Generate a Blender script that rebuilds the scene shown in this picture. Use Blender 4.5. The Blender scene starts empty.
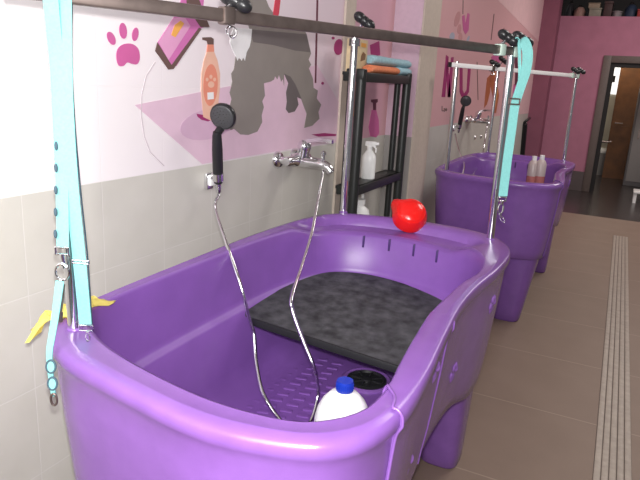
import bpy, bmesh, math, random
from mathutils import Vector, Matrix
from mathutils.geometry import tessellate_polygon
random.seed(7)
C = bpy.context.scene.collection
PI = math.pi

# ------------------------------------------------------------------ camera model (z up, x along the mural wall, y towards it)
F = 608.116
RX = Vector((0.4390376568, -0.8968352187, 0.0541528052))
RY = Vector((-0.2086724820, -0.1604068537, -0.9647411241))
RZ = Vector((0.8739002981, 0.4122574823, -0.2575694802))
EYE = Vector((0, 0, 1.5))
def at(px, py, x=None, y=None, z=None):
    d = RX*(px-320) + RY*(py-240) + RZ*F
    if x is not None: t = x/d.x
    elif y is not None: t = y/d.y
    else: t = (z-1.5)/d.z
    return EYE + d*t

W = 1.30          # mural wall plane
FX = 10.37        # far wall plane
ZB = 1.18         # top of the grey tiles

# ------------------------------------------------------------------ materials
def mat(name, col, rough=.5, metal=0., spec=.5, noise=0., nscale=40, bump=0., bscale=200, coat=0., emit=None, trans=0., ior=1.45):
    m = bpy.data.materials.new(name); m.use_nodes = True
    n = m.node_tree.nodes; l = m.node_tree.links
    b = n['Principled BSDF']
    b.inputs['Base Color'].default_value = (*col, 1); b.inputs['Roughness'].default_value = rough
    b.inputs['Metallic'].default_value = metal; b.inputs['Specular IOR Level'].default_value = spec
    b.inputs['Coat Weight'].default_value = coat; b.inputs['Coat Roughness'].default_value = .15
    b.inputs['Transmission Weight'].default_value = trans; b.inputs['IOR'].default_value = ior
    tc = n.new('ShaderNodeTexCoord')
    if noise:
        t = n.new('ShaderNodeTexNoise'); t.inputs['Scale'].default_value = nscale; t.inputs['Detail'].default_value = 6
        l.new(tc.outputs['Object'], t.inputs['Vector'])
        mx = n.new('ShaderNodeMix'); mx.data_type = 'RGBA'
        mx.inputs['A'].default_value = (*[max(0, c*(1-noise)) for c in col], 1)
        mx.inputs['B'].default_value = (*[min(1, c*(1+noise)) for c in col], 1)
        rp = n.new('ShaderNodeMapRange'); rp.inputs[1].default_value = .3; rp.inputs[2].default_value = .7
        l.new(t.outputs['Fac'], rp.inputs[0]); l.new(rp.outputs[0], mx.inputs['Factor'])
        l.new(mx.outputs['Result'], b.inputs['Base Color'])
    if bump:
        t = n.new('ShaderNodeTexNoise'); t.inputs['Scale'].default_value = bscale; t.inputs['Detail'].default_value = 3
        l.new(tc.outputs['Object'], t.inputs['Vector'])
        bp = n.new('ShaderNodeBump'); bp.inputs['Strength'].default_value = bump; bp.inputs['Distance'].default_value = .002
        l.new(t.outputs['Fac'], bp.inputs['Height']); l.new(bp.outputs[0], b.inputs['Normal'])
    if emit:
        b.inputs['Emission Color'].default_value = (*emit[0], 1); b.inputs['Emission Strength'].default_value = emit[1]
    return m

M = {}
M['purple'] = mat('purple_plastic', (.210, .092, .350), .25, spec=.5, coat=.15, noise=.07, nscale=14, bump=.12, bscale=500)
M['purple_in'] = mat('purple_plastic_lining', (.198, .082, .345), .36, spec=.5, noise=.07, nscale=9, bump=.1, bscale=400)
M['slot'] = mat('slot_shadow_purple', (.05, .02, .12), .5)
M['chrome'] = mat('chrome', (.78, .78, .80), .12, 1.)
M['steel'] = mat('brushed_steel', (.21, .165, .15), .38, .85, noise=.15, nscale=30)
M['rail_glare'] = mat('steel_flash_glare', (.92, .90, .90), .35, 0.)  # flash glare on the farther rail, put into its base colour
M['black'] = mat('black_plastic', (.018, .018, .02), .3, spec=.5)
M['plate'] = mat('grey_spray_plate', (.06, .06, .065), .35)
M['shelf'] = mat('shelf_black_plastic', (.020, .022, .021), .38, spec=.5)
M['rubber'] = mat('worn_black_rubber', (.055, .055, .060), .75, spec=.3, noise=.55, nscale=22, bump=.5, bscale=260)
M['rubber_edge'] = mat('black_rubber_edge', (.015, .015, .017), .6, spec=.3)
M['teal'] = mat('turquoise_webbing', (.225, .56, .54), .75, spec=.2, noise=.08, nscale=200, bump=.4, bscale=900)
M['teal_dark'] = mat('turquoise_binding_edge', (.06, .10, .13), .7, spec=.2)
M['clearcollar'] = mat('pale_green_plastic', (.52, .66, .58), .2, spec=.5)
M['white'] = mat('white_plastic', (.85, .85, .84), .35)
M['blue_cap'] = mat('blue_plastic', (.010, .035, .36), .3)
M['red'] = mat('red_plastic', (.75, .012, .010), .22, spec=.5)
M['yellow'] = mat('yellow_sponge_cloth', (.95, .83, .25), .9, noise=.06, nscale=80, bump=.5, bscale=200)
M['cream'] = mat('cream_trim', (.55, .47, .40), .6, noise=.05)
M['lilac'] = mat('lilac_paint', (.62, .45, .55), .6, noise=.04)
M['far_pink'] = mat('deep_pink_paint', (.43, .17, .25), .75, noise=.06, nscale=6)
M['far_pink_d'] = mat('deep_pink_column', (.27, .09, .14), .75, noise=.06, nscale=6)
M['taupe'] = mat('taupe_frame', (.13, .10, .09), .5, noise=.08)
M['taupe_tile'] = mat('skirting_tile', (.10, .075, .075), .45, noise=.1)
M['dark'] = mat('near_black', (.01, .008, .008), .6)
M['ceil'] = mat('ceiling_white', (.75, .72, .72), .8)
M['plaster'] = mat('white_plaster', (.62, .58, .48), .8, noise=.03)
M['brown'] = mat('brown_door_wood', (.16, .062, .018), .5, noise=.25, nscale=7)
M['grey'] = mat('grey_metal', (.17, .16, .165), .5)
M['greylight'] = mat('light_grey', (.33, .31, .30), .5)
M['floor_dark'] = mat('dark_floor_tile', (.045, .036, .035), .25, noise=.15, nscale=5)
M['pane'] = mat('daylit_pane', (.9, .9, .9), .3, emit=((1, .98, .95), 1.0))
def flat(name, c): return mat(name, c, .45, spec=.35, noise=.04, nscale=12)
M['mag'] = flat('mural_magenta', (.60, .13, .34)); M['magd'] = flat('mural_deep_magenta', (.36, .03, .16))
M['mpink'] = flat('mural_lilac_pink', (.76, .54, .66)); M['mpink2'] = flat('mural_lilac_deep', (.67, .44, .59))
M['dog'] = flat('mural_dog_grey', (.285, .255, .235)); M['dogd'] = flat('mural_dog_dark', (.160, .138, .138)); M['ruff'] = flat('mural_dog_white', (.88, .87, .88))
M['dryer'] = flat('mural_dryer_pink', (.64, .18, .45)); M['dryerl'] = flat('mural_dryer_light', (.75, .36, .58)); M['tip'] = flat('mural_brown', (.15, .09, .08))
M['orange'] = flat('mural_orange', (.85, .42, .10)); M['salmon'] = flat('mural_salmon', (.84, .50, .38)); M['salmond'] = flat('mural_salmon_deep', (.80, .29, .20))
M['mred'] = flat('mural_red', (.66, .06, .10)); M['line'] = flat('mural_line_grey', (.60, .52, .56)); M['maroon'] = flat('mural_maroon', (.13, .03, .055))
M['lightp'] = flat('mural_pale_rose', (.84, .56, .58)); M['bluegrey'] = flat('mural_blue_grey', (.42, .45, .55)); M['rust'] = flat('mural_rust', (.45, .13, .05)); M['rose'] = flat('mural_rose', (.60, .30, .31))

def wall_material():
    m = bpy.data.materials.new('mural_tile_wall'); m.use_nodes = True
    n = m.node_tree.nodes; l = m.node_tree.links; b = n['Principled BSDF']
    tc = n.new('ShaderNodeTexCoord'); sp = n.new('ShaderNodeSeparateXYZ'); l.new(tc.outputs['Object'], sp.inputs[0])
    cb = n.new('ShaderNodeCombineXYZ')
    def off(sock, o):
        a = n.new('ShaderNodeMath'); a.operation = 'ADD'; a.inputs[1].default_value = o; l.new(sock, a.inputs[0]); return a.outputs[0]
    l.new(off(sp.outputs[0], -1.012 + .2645*20), cb.inputs[0]); l.new(off(sp.outputs[2], -ZB + .2645*20), cb.inputs[1])
    br = n.new('ShaderNodeTexBrick'); br.offset = 0; br.squash = 1
    br.inputs['Scale'].default_value = 1; br.inputs['Brick Width'].default_value = .2645; br.inputs['Row Height'].default_value = .2645
    br.inputs['Mortar Size'].default_value = .0017; br.inputs['Mortar Smooth'].default_value = .2
    l.new(cb.outputs[0], br.inputs['Vector'])
    # mural ground: pale left of the first trim, rose beyond it
    rp = n.new('ShaderNodeValToRGB'); mr = n.new('ShaderNodeMapRange'); mr.inputs[1].default_value = 0; mr.inputs[2].default_value = 10
    l.new(sp.outputs[0], mr.inputs[0]); l.new(mr.outputs[0], rp.inputs[0])
    e = rp.color_ramp.elements; e[0].position = .10; e[0].color = (.92, .885, .885, 1); e[1].position = .285; e[1].color = (.76, .62, .70, 1)
    for p, c in ((.2951, (.68, .40, .49)), (.35, (.68, .38, .46)), (.36, (.74, .43, .45)), (1., (.72, .41, .43))):
        q = e.new(p); q.color = (*c, 1)
    nz = n.new('ShaderNodeTexNoise'); nz.inputs['Scale'].default_value = 9; nz.inputs['Detail'].default_value = 8; l.new(tc.outputs['Object'], nz.inputs['Vector'])
    gm = n.new('ShaderNodeMix'); gm.data_type = 'RGBA'; gm.inputs['A'].default_value = (.55, .53, .48, 1); gm.inputs['B'].default_value = (.64, .62, .57, 1)
    l.new(nz.outputs['Fac'], gm.inputs['Factor'])
    st = n.new('ShaderNodeMath'); st.operation = 'GREATER_THAN'; st.inputs[1].default_value = ZB; l.new(sp.outputs[2], st.inputs[0])
    a = n.new('ShaderNodeMix'); a.data_type = 'RGBA'; l.new(st.outputs[0], a.inputs['Factor']); l.new(gm.outputs['Result'], a.inputs['A']); l.new(rp.outputs[0], a.inputs['B'])
    gr = n.new('ShaderNodeMix'); gr.data_type = 'RGBA'; l.new(st.outputs[0], gr.inputs['Factor']); gr.inputs['A'].default_value = (.665, .645, .605, 1); l.new(rp.outputs[0], gr.inputs['B'])
    fm = n.new('ShaderNodeMix'); fm.data_type = 'RGBA'; l.new(br.outputs['Fac'], fm.inputs['Factor']); l.new(a.outputs['Result'], fm.inputs['A']); l.new(gr.outputs['Result'], fm.inputs['B'])
    l.new(fm.outputs['Result'], b.inputs['Base Color'])
    b.inputs['Roughness'].default_value = .42; b.inputs['Specular IOR Level'].default_value = .35
    bp = n.new('ShaderNodeBump'); bp.invert = True; bp.inputs['Strength'].default_value = .35; bp.inputs['Distance'].default_value = .002
    l.new(br.outputs['Fac'], bp.inputs['Height']); l.new(bp.outputs[0], b.inputs['Normal'])
    return m
M['wall'] = wall_material()

def floor_material():
    m = bpy.data.materials.new('taupe_floor_tile'); m.use_nodes = True
    n = m.node_tree.nodes; l = m.node_tree.links; b = n['Principled BSDF']
    tc = n.new('ShaderNodeTexCoord'); mp = n.new('ShaderNodeMapping'); l.new(tc.outputs['Object'], mp.inputs[0])
    mp.inputs['Location'].default_value = (-2.214 + .665*10, -.7+13.3, 0)
    br = n.new('ShaderNodeTexBrick'); br.offset = 0
    br.inputs['Scale'].default_value = 1; br.inputs['Brick Width'].default_value = .665; br.inputs['Row Height'].default_value = 1.33
    br.inputs['Mortar Size'].default_value = .0035; br.inputs['Mortar Smooth'].default_value = .3
    l.new(mp.outputs[0], br.inputs['Vector'])
    nz = n.new('ShaderNodeTexNoise'); nz.inputs['Scale'].default_value = 4; nz.inputs['Detail'].default_value = 9; l.new(tc.outputs['Object'], nz.inputs['Vector'])
    gm = n.new('ShaderNodeMix'); gm.data_type = 'RGBA'; gm.inputs['A'].default_value = (.195, .138, .104, 1); gm.inputs['B'].default_value = (.258, .188, .146, 1)
    l.new(nz.outputs['Fac'], gm.inputs['Factor'])
    fm = n.new('ShaderNodeMix'); fm.data_type = 'RGBA'; l.new(br.outputs['Fac'], fm.inputs['Factor']); l.new(gm.outputs['Result'], fm.inputs['A']); fm.inputs['B'].default_value = (.33, .255, .20, 1)
    l.new(fm.outputs['Result'], b.inputs['Base Color']); b.inputs['Roughness'].default_value = .5; b.inputs['Specular IOR Level'].default_value = .35
    return m
M['floor'] = floor_material()

# ------------------------------------------------------------------ mesh helpers
def V(*a): return Vector(a)
def box(bm, c, s, rot=None, bev=0.):
    r = bmesh.ops.create_cube(bm, size=1); vs = r['verts']
    bmesh.ops.scale(bm, vec=s, verts=vs)
    if bev:
        es = list({e for v in vs for e in v.link_edges})
        g = bmesh.ops.bevel(bm, geom=es, offset=bev, segments=2, affect='EDGES', profile=.5)
        vs = list({v for f in g['faces'] for v in f.verts} | {v for v in vs if v.is_valid})
    mtx = Matrix.Translation(c) @ (rot.to_4x4() if rot else Matrix.Identity(4))
    bmesh.ops.transform(bm, matrix=mtx, verts=vs)
    return vs
def lookrot(d, up=V(0, 0, 1)):
    d = Vector(d).normalized()
    if abs(d.dot(up)) > .99: up = V(1, 0, 0)
    x = up.cross(d).normalized(); y = d.cross(x)
    return Matrix((x, y, d)).transposed()
def rings_to_mesh(bm, rings, cap0=True, cap1=True, closed=True):
    vr = [[bm.verts.new(p) for p in r] for r in rings]
    n = len(vr[0])
    for a, b in zip(vr[:-1], vr[1:]):
        for i in range(n if closed else n-1):
            j = (i+1) % n
            bm.faces.new((a[i], a[j], b[j], b[i]))
    if cap0: bm.faces.new(vr[0][::-1])
    if cap1: bm.faces.new(vr[-1])
    return vr
def lathe(bm, prof, base=V(0, 0, 0), axis=V(0, 0, 1), seg=24, sx=1., sy=1.):
    R = lookrot(axis); rings = []
    for r, h in prof:
        rings.append([Vector(base) + R @ V(math.cos(2*PI*i/seg)*r*sx, math.sin(2*PI*i/seg)*r*sy, h) for i in range(seg)])
    rings_to_mesh(bm, rings)
def cyl(bm, a, b, r, seg=16, r2=None):
    a = Vector(a); b = Vector(b)
    lathe(bm, [(r, 0), (r2 if r2 is not None else r, (b-a).length)], a, b-a, seg)
def smooth_pts(pts, k=6, closed=False):
    P = [Vector(p) for p in pts]; n = len(P); out = []
    for i in range(n if closed else n-1):
        if closed: p0, p1, p2, p3 = P[i-1], P[i], P[(i+1) % n], P[(i+2) % n]
        else: p0, p1, p2, p3 = P[max(i-1, 0)], P[i], P[i+1], P[min(i+2, n-1)]
        for j in range(k):
            t = j/k
            out.append(.5*((2*p1) + (p2-p0)*t + (2*p0-5*p1+4*p2-p3)*t*t + (3*p1-p0-3*p2+p3)*t**3))
    if not closed: out.append(P[-1])
    return out
def tube(bm, pts, r, seg=10, k=6, closed=False):
    P = smooth_pts(pts, k, closed); rings = []; n = len(P); up = V(.31, .2, .93)
    for i, p in enumerate(P):
        d = (P[(i+1) % n]-P[i-1]) if closed else (P[min(i+1, n-1)]-P[max(i-1, 0)])
        d.normalize(); x = up.cross(d)
        if x.length < 1e-3: x = V(1, 0, 0)
        x.normalize(); y = d.cross(x); up = y
        rr = r(i/(n-1)) if callable(r) else r
        rings.append([p + (x*math.cos(2*PI*a/seg) + y*math.sin(2*PI*a/seg))*rr for a in range(seg)])
    if closed: rings.append(rings[0]); 
    rings_to_mesh(bm, rings, not closed, not closed)
    if closed: bmesh.ops.remove_doubles(bm, verts=bm.verts, dist=1e-6)
def ribbon(bm, pts, w, th, wdir, k=6, twist=None):
    P = smooth_pts(pts, k); rings = []; n = len(P)
    for i, p in enumerate(P):
        d = P[min(i+1, n-1)]-P[max(i-1, 0)]; d.normalize()
        wd = Vector(wdir) if twist is None else Matrix.Rotation(twist*i/(n-1), 3, d) @ Vector(wdir)
        wd = (wd - d*wd.dot(d)).normalized(); nn = d.cross(wd)
        ww = w(i/(n-1)) if callable(w) else w
        rings.append([p+wd*ww/2+nn*th/2, p+wd*ww/2-nn*th/2, p-wd*ww/2-nn*th/2, p-wd*ww/2+nn*th/2])
    rings_to_mesh(bm, rings)
def prism(bm, pts, ext):
    a = [bm.verts.new(p) for p in pts]; b = [bm.verts.new(Vector(p)+Vector(ext)) for p in pts]
    n = len(a)
    for i in range(n): bm.faces.new((a[i], a[(i+1) % n], b[(i+1) % n], b[i]))
    for t in tessellate_polygon([[Vector(p) for p in pts]]):
        bm.faces.new([a[i] for i in t]); bm.faces.new([b[i] for i in t[::-1]])
def ring_rect(bm, c, ux, uy, w, h, r):
    c = Vector(c); ux = Vector(ux).normalized(); uy = Vector(uy).normalized()
    q = [c+ux*w/2*a+uy*h/2*b for a, b in ((-1, -1), (1, -1), (1, 1), (-1, 1))]
    for i in range(4): cyl(bm, q[i], q[(i+1) % 4], r, 8)
    for p in q: bmesh.ops.create_uvsphere(bm, u_segments=8, v_segments=6, radius=r, matrix=Matrix.Translation(p))
def ell(bm, c, sc, rot=None, u=20, v=14):
    m = Matrix.Translation(c) @ (rot.to_4x4() if rot else Matrix.Identity(4)) @ Matrix.Diagonal((*sc, 1))
    bmesh.ops.create_uvsphere(bm, u_segments=u, v_segments=v, radius=1, matrix=m)

def wloc(o):
    l = Vector(o.location); p = o.parent
    while p: l += p.location; p = p.parent
    return l
def obj(name, bm, m, parent=None, smooth=40, loc=None, label=None):
    bmesh.ops.recalc_face_normals(bm, faces=bm.faces)
    base = wloc(parent) if parent else (Vector(loc) if loc is not None else V(0, 0, 0))
    bmesh.ops.translate(bm, vec=-base, verts=bm.verts)
    me = bpy.data.meshes.new(name); bm.to_mesh(me); bm.free()
    me.materials.append(M[m] if isinstance(m, str) else m)
    if smooth:
        me.polygons.foreach_set('use_smooth', [True]*len(me.polygons)); me.set_sharp_from_angle(angle=math.radians(smooth))
    o = bpy.data.objects.new(name, me); C.objects.link(o)
    if parent: o.parent = parent
    else: o.location = base
    if label: o['label'] = label
    return o
def B(): return bmesh.new()
def tag(o, label=None, cat=None, group=None, kind=None):
    if label: o['label'] = label
    if cat: o['category'] = cat
    if group: o['group'] = group
    if kind: o['kind'] = kind
    return o
def thing(name, loc, label, cat, group=None):
    o = bpy.data.objects.new(name, None); o.empty_display_size = .05; C.objects.link(o); o.location = loc
    return tag(o, label, cat, group)
def copy_tree(o, dv=None, label=None, parent=None):
    c = o.copy(); C.objects.link(c)
    if parent: c.parent = parent
    if dv is not None: c.location = Vector(o.location)+Vector(dv)
    if label: c['label'] = label
    for ch in list(o.children): copy_tree(ch, None, None, c)
    return c
def boxobj(name, lo, hi, m, parent=None, bev=0., kind=None, **kw):
    lo = Vector(lo); hi = Vector(hi); b = B(); box(b, (lo+hi)/2, hi-lo, bev=bev)
    o = obj(name, b, m, parent, smooth=30, **kw)
    if kind: o['kind'] = kind
    return o

# ------------------------------------------------------------------ the setting
boxobj('floor', (-1.5, -4, -.1), (8.3, W, 0), 'floor', kind='structure')
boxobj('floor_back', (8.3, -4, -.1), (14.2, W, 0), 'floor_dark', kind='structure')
wall = boxobj('wall_left', (-1.5, W, 0), (FX, W+.15, 3.6), 'wall', kind='structure')
boxobj('ceiling', (-1.5, -4, 3.6), (14.2, W+.15, 3.7), 'ceil', kind='structure')
DL, DR, DZ = .27, -.72, 1.95      # doorway
bm = B()
box(bm, V(FX+.075, (1.45+DL)/2, 1.30), (.15, 1.45-DL, 2.60)); box(bm, V(FX+.075, (DR-4)/2, 1.30), (.15, DR+4, 2.60)); box(bm, V(FX+.075, (DL+DR)/2, (DZ+2.6)/2), (.15, DL-DR, 2.6-DZ))
obj('wall_far', bm, 'far_pink', smooth=30)['kind'] = 'structure'
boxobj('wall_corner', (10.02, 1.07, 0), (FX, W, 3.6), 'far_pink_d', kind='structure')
boxobj('baseboard_far', (FX-.018, DL+.11, 0), (FX, 1.07, .30), 'taupe_tile', kind='structure')
bm = B()
for y0, y1, z0, z1 in ((DL, DL+.11, 0, DZ+.10), (DR-.11, DR, 0, DZ+.10), (DR, DL, DZ, DZ+.10)):
    box(bm, V(FX-.01, (y0+y1)/2, (z0+z1)/2), (.05, y1-y0, z1-z0), bev=.006)
obj('door_1', bm, 'taupe', smooth=30)['kind'] = 'structure'
# partition column between the two tubs
CY = at(414, 130, x=3.62).y; CX1 = at(429.5, 130, y=CY).x
col = boxobj('wall_partition', (3.62, CY, 0), (CX1, W, 3.6), 'cream', kind='structure')
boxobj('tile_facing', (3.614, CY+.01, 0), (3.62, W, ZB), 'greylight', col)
boxobj('painted_facing', (3.614, CY+.01, ZB), (3.62, W, 3.6), 'lilac', col)
boxobj('trim_1', (2.885, W-.012, 0), (3.005, W, 3.6), 'cream', kind='structure')
# room behind the doorway and the loft above it
boxobj('wall_back', (13.2, -4, 0), (13.35, W, 2.5), 'plaster', kind='structure')
boxobj('wall_passage', (FX+.15, .62, 0), (13.2, .72, 2.5), 'plaster', kind='structure')
boxobj('wall_loft', (11.6, -4, 2.6), (11.7, W+.15, 3.6), 'dark', kind='structure')
boxobj('ceiling_passage', (FX+.15, -4, 2.5), (13.35, W+.15, 2.6), 'ceil', kind='structure')

# ------------------------------------------------------------------ painted figures on the wall (children of the wall)
layer = [0.0]
def decal(name, polys, m, th=.0012, label=None, smoothing=False):
    b = B()
    for P in polys:
        pts = [at(px, py, y=W) for px, py in P]
        if smoothing: pts = smooth_pts(pts, 5, True)
        prism(b, [p + V(0, -.0001, 0) for p in pts], V(0, -th, 0))
    return obj(name, b, m, wall, smooth=0, label=label)
def oval(cx, cy, rx, ry, a=0, n=22):
    a = math.radians(a); return [(cx+rx*math.cos(t)*math.cos(a)-ry*math.sin(t)*math.sin(a), cy+rx*math.cos(t)*math.sin(a)+ry*math.sin(t)*math.cos(a)) for t in [2*PI*i/n for i in range(n)]]
def stroke(p, q, w):
    d = Vector((q[0]-p[0], q[1]-p[1])); n = Vector((-d.y, d.x)).normalized()*w/2
    return [(p[0]+n.x, p[1]+n.y), (q[0]+n.x, q[1]+n.y), (q[0]-n.x, q[1]-n.y), (p[0]-n.x, p[1]-n.y)]
def c2(pts): return [(160+x/3.556, y/3.556) for x, y in pts]
decal('mural_ground_shape', [[(134.5, 105), (240, 84), (317, 65), (342, 108), (342, 140), (202, 164)]], 'mpink', .0010)
decal('mural_shadow', [oval(208, 124, 29, 15, -14)], 'mpink2', .0016)
decal('mural_paw_print', [[(116, 56), (118, 48), (124, 44), (132, 44), (138, 49), (139.5, 58), (137, 64), (132, 64), (127, 62.5), (123, 66), (118, 65)]], 'mag', .0016, smoothing=True)
decal('mural_paw_print', [oval(111, 38.3, 3.7, 7, -24), oval(122.8, 30.8, 3.8, 8, -6), oval(135, 34.3, 3.2, 6.8, 8)], 'mag', .0016)
decal('mural_cord', [stroke((155, 62), (146, 76), .7), stroke((146, 76), (141.5, 95), .7), stroke((141.5, 95), (141, 115), .7), stroke((141, 115), (144, 136), .7), stroke((144, 136), (150, 152), .7), stroke((150, 152), (164, 166), .7)], 'line', .0014)
decal('mural_hair_dryer', [[(157, 43), (173, 18), (181, 0), (186, -14), (205, -14), (203, 5), (206, 26), (199, 29), (176, 66), (172, 66)]], 'dryer', .0018)
decal('mural_hair_dryer_light', [[(158, 42), (173, 18), (184, 17), (190, 26), (168, 60)]], 'dryerl', .0022)
decal('mural_hair_dryer_tip', [[(157, 42.5), (155, 51), (168, 69.5), (173, 69), (201, 29), (198.5, 27.5), (171, 65)]], 'tip', .0026)
decal('mural_hair_dryer_band', [[(184, -12), (194, -12), (209, 27), (200, 27), (187, 8)]], 'tip', .0028)
decal('mural_hair_dryer_button', [[(174, 25), (180, 20.5), (183.5, 23.5), (174.5, 37.5), (170.5, 35)]], 'orange', .0030)
decal('mural_shampoo_bottle', [c2([(166, 182), (190, 182), (203, 215), (212, 262), (211, 320), (200, 420), (178, 428), (152, 416), (145, 330), (146, 262), (154, 218)])], 'salmon', .0020)
decal('mural_shampoo_foot', [c2([(128, 404), (150, 408), (185, 424), (170, 432), (146, 426), (132, 415)])], 'magd', .0018)
decal('mural_shampoo_label', [[(x, y) for x, y in oval(210, 85, 7.2, 21, 2)]], 'salmond', .0024)
decal('mural_shampoo_sticker', [[(206.8, 92.5), (213, 92), (213.2, 99), (207, 99.6)]], 'ruff', .0028)
decal('mural_shampoo_paw', [oval(210.5, 84.5, 3.2, 3.2), oval(206.5, 79.5, 1.4, 1.9), oval(210.3, 76.7, 1.5, 2.1), oval(214, 79.5, 1.4, 1.9)], 'salmon', .0028)
decal('mural_shampoo_pump', [c2([(150, 133), (180, 132), (189, 138), (189, 158), (168, 158), (166, 146), (150, 141)])], 'tip', .0024)
decal('mural_shampoo_neck', [c2([(168, 158), (189, 158), (191, 184), (165, 184)])], 'salmond', .0022)
decal('mural_dog', [c2([(285, -60), (298, 0), (305, 60), (318, 104), (300, 196), (290, 214), (268, 200), (262, 246), (252, 262), (256, 290), (246, 330), (253, 352), (244, 385), (252, 405), (243, 440), (250, 463), (262, 458), (285, 478), (312, 480), (345, 468), (362, 434), (360, 410), (368, 380), (362, 360), (372, 340), (368, 296), (392, 290), (404, 283), (408, 270), (416, 282), (422, 266), (430, 290), (436, 280), (440, 305), (440, 262), (470, 290), (500, 350), (520, 405), (511, 455), (540, 447), (566, 422), (562, 398), (572, 372), (556, 350), (560, 322), (545, 312), (543, 280), (528, 243), (536, 230), (527, 212), (536, 190), (520, 122), (505, 92), (450, 76), (408, 56), (386, 24), (372, -10), (372, -60)])], 'dog', .0020)
decal('mural_dog_hind_leg', [c2([(440, 262), (455, 296), (447, 330), (450, 362), (446, 388), (456, 402), (478, 396), (491, 372), (486, 345), (502, 352), (480, 300), (462, 272)])], 'dogd', .0024)
decal('mural_dog_saddle', [c2([(318, 104), (520, 122), (534, 186), (480, 180), (400, 160), (330, 150)])], 'dogd', .0023)
decal('mural_dog_ruff', [c2([(262, 98), (325, 103), (322, 140), (317, 165), (306, 185), (300, 216), (294, 205), (288, 216), (280, 200), (274, 216), (266, 196), (254, 172), (247, 150), (252, 120)])], 'ruff', .0028)
decal('mural_leash', [[(276, -8), (281, -8), (278.5, 14), (274, 27), (270, 26), (273.5, 10)]], 'mred', .0022)
decal('mural_string', [stroke((317.5, -10), (315.2, 83), 1.5)], 'maroon', .0018)
decal('mural_dot', [oval(322.4, 83.3, 1.4, 1.4), oval(337, 25, 1.3, 1.3), oval(333, 38, 1.4, 1.4)], 'magd', .0016)
decal('mural_paw_toe', [oval(338.5, 47, 4.6, 8, 6)], 'magd', .0018)
decal('mural_base_line', [[(311, 134.5), (324, 133), (336, 134), (335.5, 136), (318, 136.6)]], 'magd', .0018)
# figures behind the shelving
decal('mural_pink_bottle', [[(371.5, 110), (376, 110), (378.5, 120), (379, 133), (376, 137.5), (370, 136), (368.5, 127)]], 'mag', .0018)
decal('mural_pink_bottle_pump', [[(371, 99.5), (377.5, 99), (377.5, 102), (375.8, 103), (375.8, 110), (373, 110), (373, 103), (371, 102)]], 'maroon', .0020)
decal('mural_pink_tag', [[(370, 45), (379, 41), (380, 55), (371, 57)]], 'magd', .0018)
# figures above the far tub
decal('mural_pale_shape', [[(478, -20), (540.5, 43.5), (548, -20)]], 'lightp', .0012)
decal('mural_pale_shape', [[(512, 52), (534, 58), (531, 113), (505, 116)]], 'lightp', .0012)
decal('mural_letter', [[(446, 55), (448.5, 57), (445, 97), (441.5, 97)], [(445.5, 57), (448, 57), (450.5, 97), (447.5, 97)], [(451, 57.5), (453.6, 57), (450.5, 97), (447.5, 97)]], 'magd', .0018)
decal('mural_letter', [[(459.5, 64), (462.5, 63.5), (462.5, 90), (464, 93.5), (466.5, 90), (468, 65), (471, 65), (468.8, 92), (465.5, 97.5), (461.5, 97), (459.5, 92)]], 'magd', .0018)
decal('mural_leaf', [oval(457.2, 19, 2.5, 7.8, 14), oval(459.2, 29, 1.9, 5, 6), oval(460.4, 37, 1.8, 4.5, 2)], 'rose', .0018)
decal('mural_leaf', [[(462, 16), (464.5, 15), (465, 24), (467.5, 13), (469.5, 14), (468.5, 30), (465.5, 34.5), (463, 30)]], 'mag', .0018)
decal('mural_leaf_tip', [oval(452, 36.5, 2.4, 4.2, 8), oval(468, 39, 1.1, 3.5, 20)], 'bluegrey', .0018)
decal('mural_twig', [stroke((463, 0), (462.8, 14), .6), stroke((494, 14), (491, 40), .7), stroke((477, 62), (478, 100), .6), stroke((504, 28), (503, 34), .7)], 'tip', .0016)
decal('mural_brown_dog', [[(494, 58), (499, 62), (500, 72), (497, 84), (499, 95), (496, 113), (491, 113), (493, 98), (490, 84), (491, 68)], [(487, 78), (491, 74), (490, 92), (487, 104), (484, 108), (485, 96)]], 'rust', .0018)
decal('mural_brown_dog_patch', [[(495, 64), (498.5, 66), (497, 80), (497.5, 92), (495, 108), (493, 106), (494.5, 90)]], 'orange', .0022)
decal('mural_bow', [[(491, 57), (496, 53), (500, 58), (499, 64), (496, 60), (493, 66)]], 'mag', .0022)
decal('mural_magenta_bottle', [[(513.5, 84), (521.5, 84.5), (520, 101), (519, 107), (512, 106), (511.8, 99)]], 'mag', .0018)
decal('mural_magenta_bottle_neck', [[(514, 54), (516.8, 54), (519.5, 82), (519, 85), (514.5, 85), (515, 70)]], 'maroon', .0020)
decal('mural_small_text', [stroke((442, 106), (442, 111), .7), stroke((442, 111), (444.2, 110.5), .7), stroke((444.2, 108), (444.2, 112), .7), oval(446, 109.6, 1, 1.6)], 'tip', .0016)  # strokes standing for small illegible lettering

# ------------------------------------------------------------------ dog bath
OUT = [(1.0, 1.085), (1.4, 1.105), (1.8, 1.113), (2.12, 1.09), (2.29, 1.03), (2.37, .90), (2.395, .68), (2.375, .48), (2.30, .345), (2.14, .272), (1.92, .266), (1.69, .288), (1.5, .292), (1.3, .279), (1.1, .262), (.95, .256), (.855, .268), (.785, .303), (.742, .365), (.712, .48), (.71, .58), (.728, .70), (.745, .80), (.768, .905), (.815, .995), (.89, 1.055)]
INN = [(1.04, 1.046), (1.4, 1.052), (1.75, 1.045), (1.98, 1.01), (2.11, .95), (2.175, .83), (2.185, .70), (2.155, .55), (2.09, .42), (1.98, .345), (1.83, .318), (1.69, .337), (1.558, .345), (1.419, .351), (1.242, .338), (1.095, .322), (1.013, .312), (.941, .314), (.903, .318), (.853, .343), (.802, .40), (.785, .503), (.79, .612), (.817, .751), (.85, .86), (.90, .96), (.96, 1.02)]
CEN = V(1.5, .68, 0)
def dense(ctrl): return smooth_pts([V(x, y, 0) for x, y in ctrl], 10, True)
OD, ID = dense(OUT), dense(INN)
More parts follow.
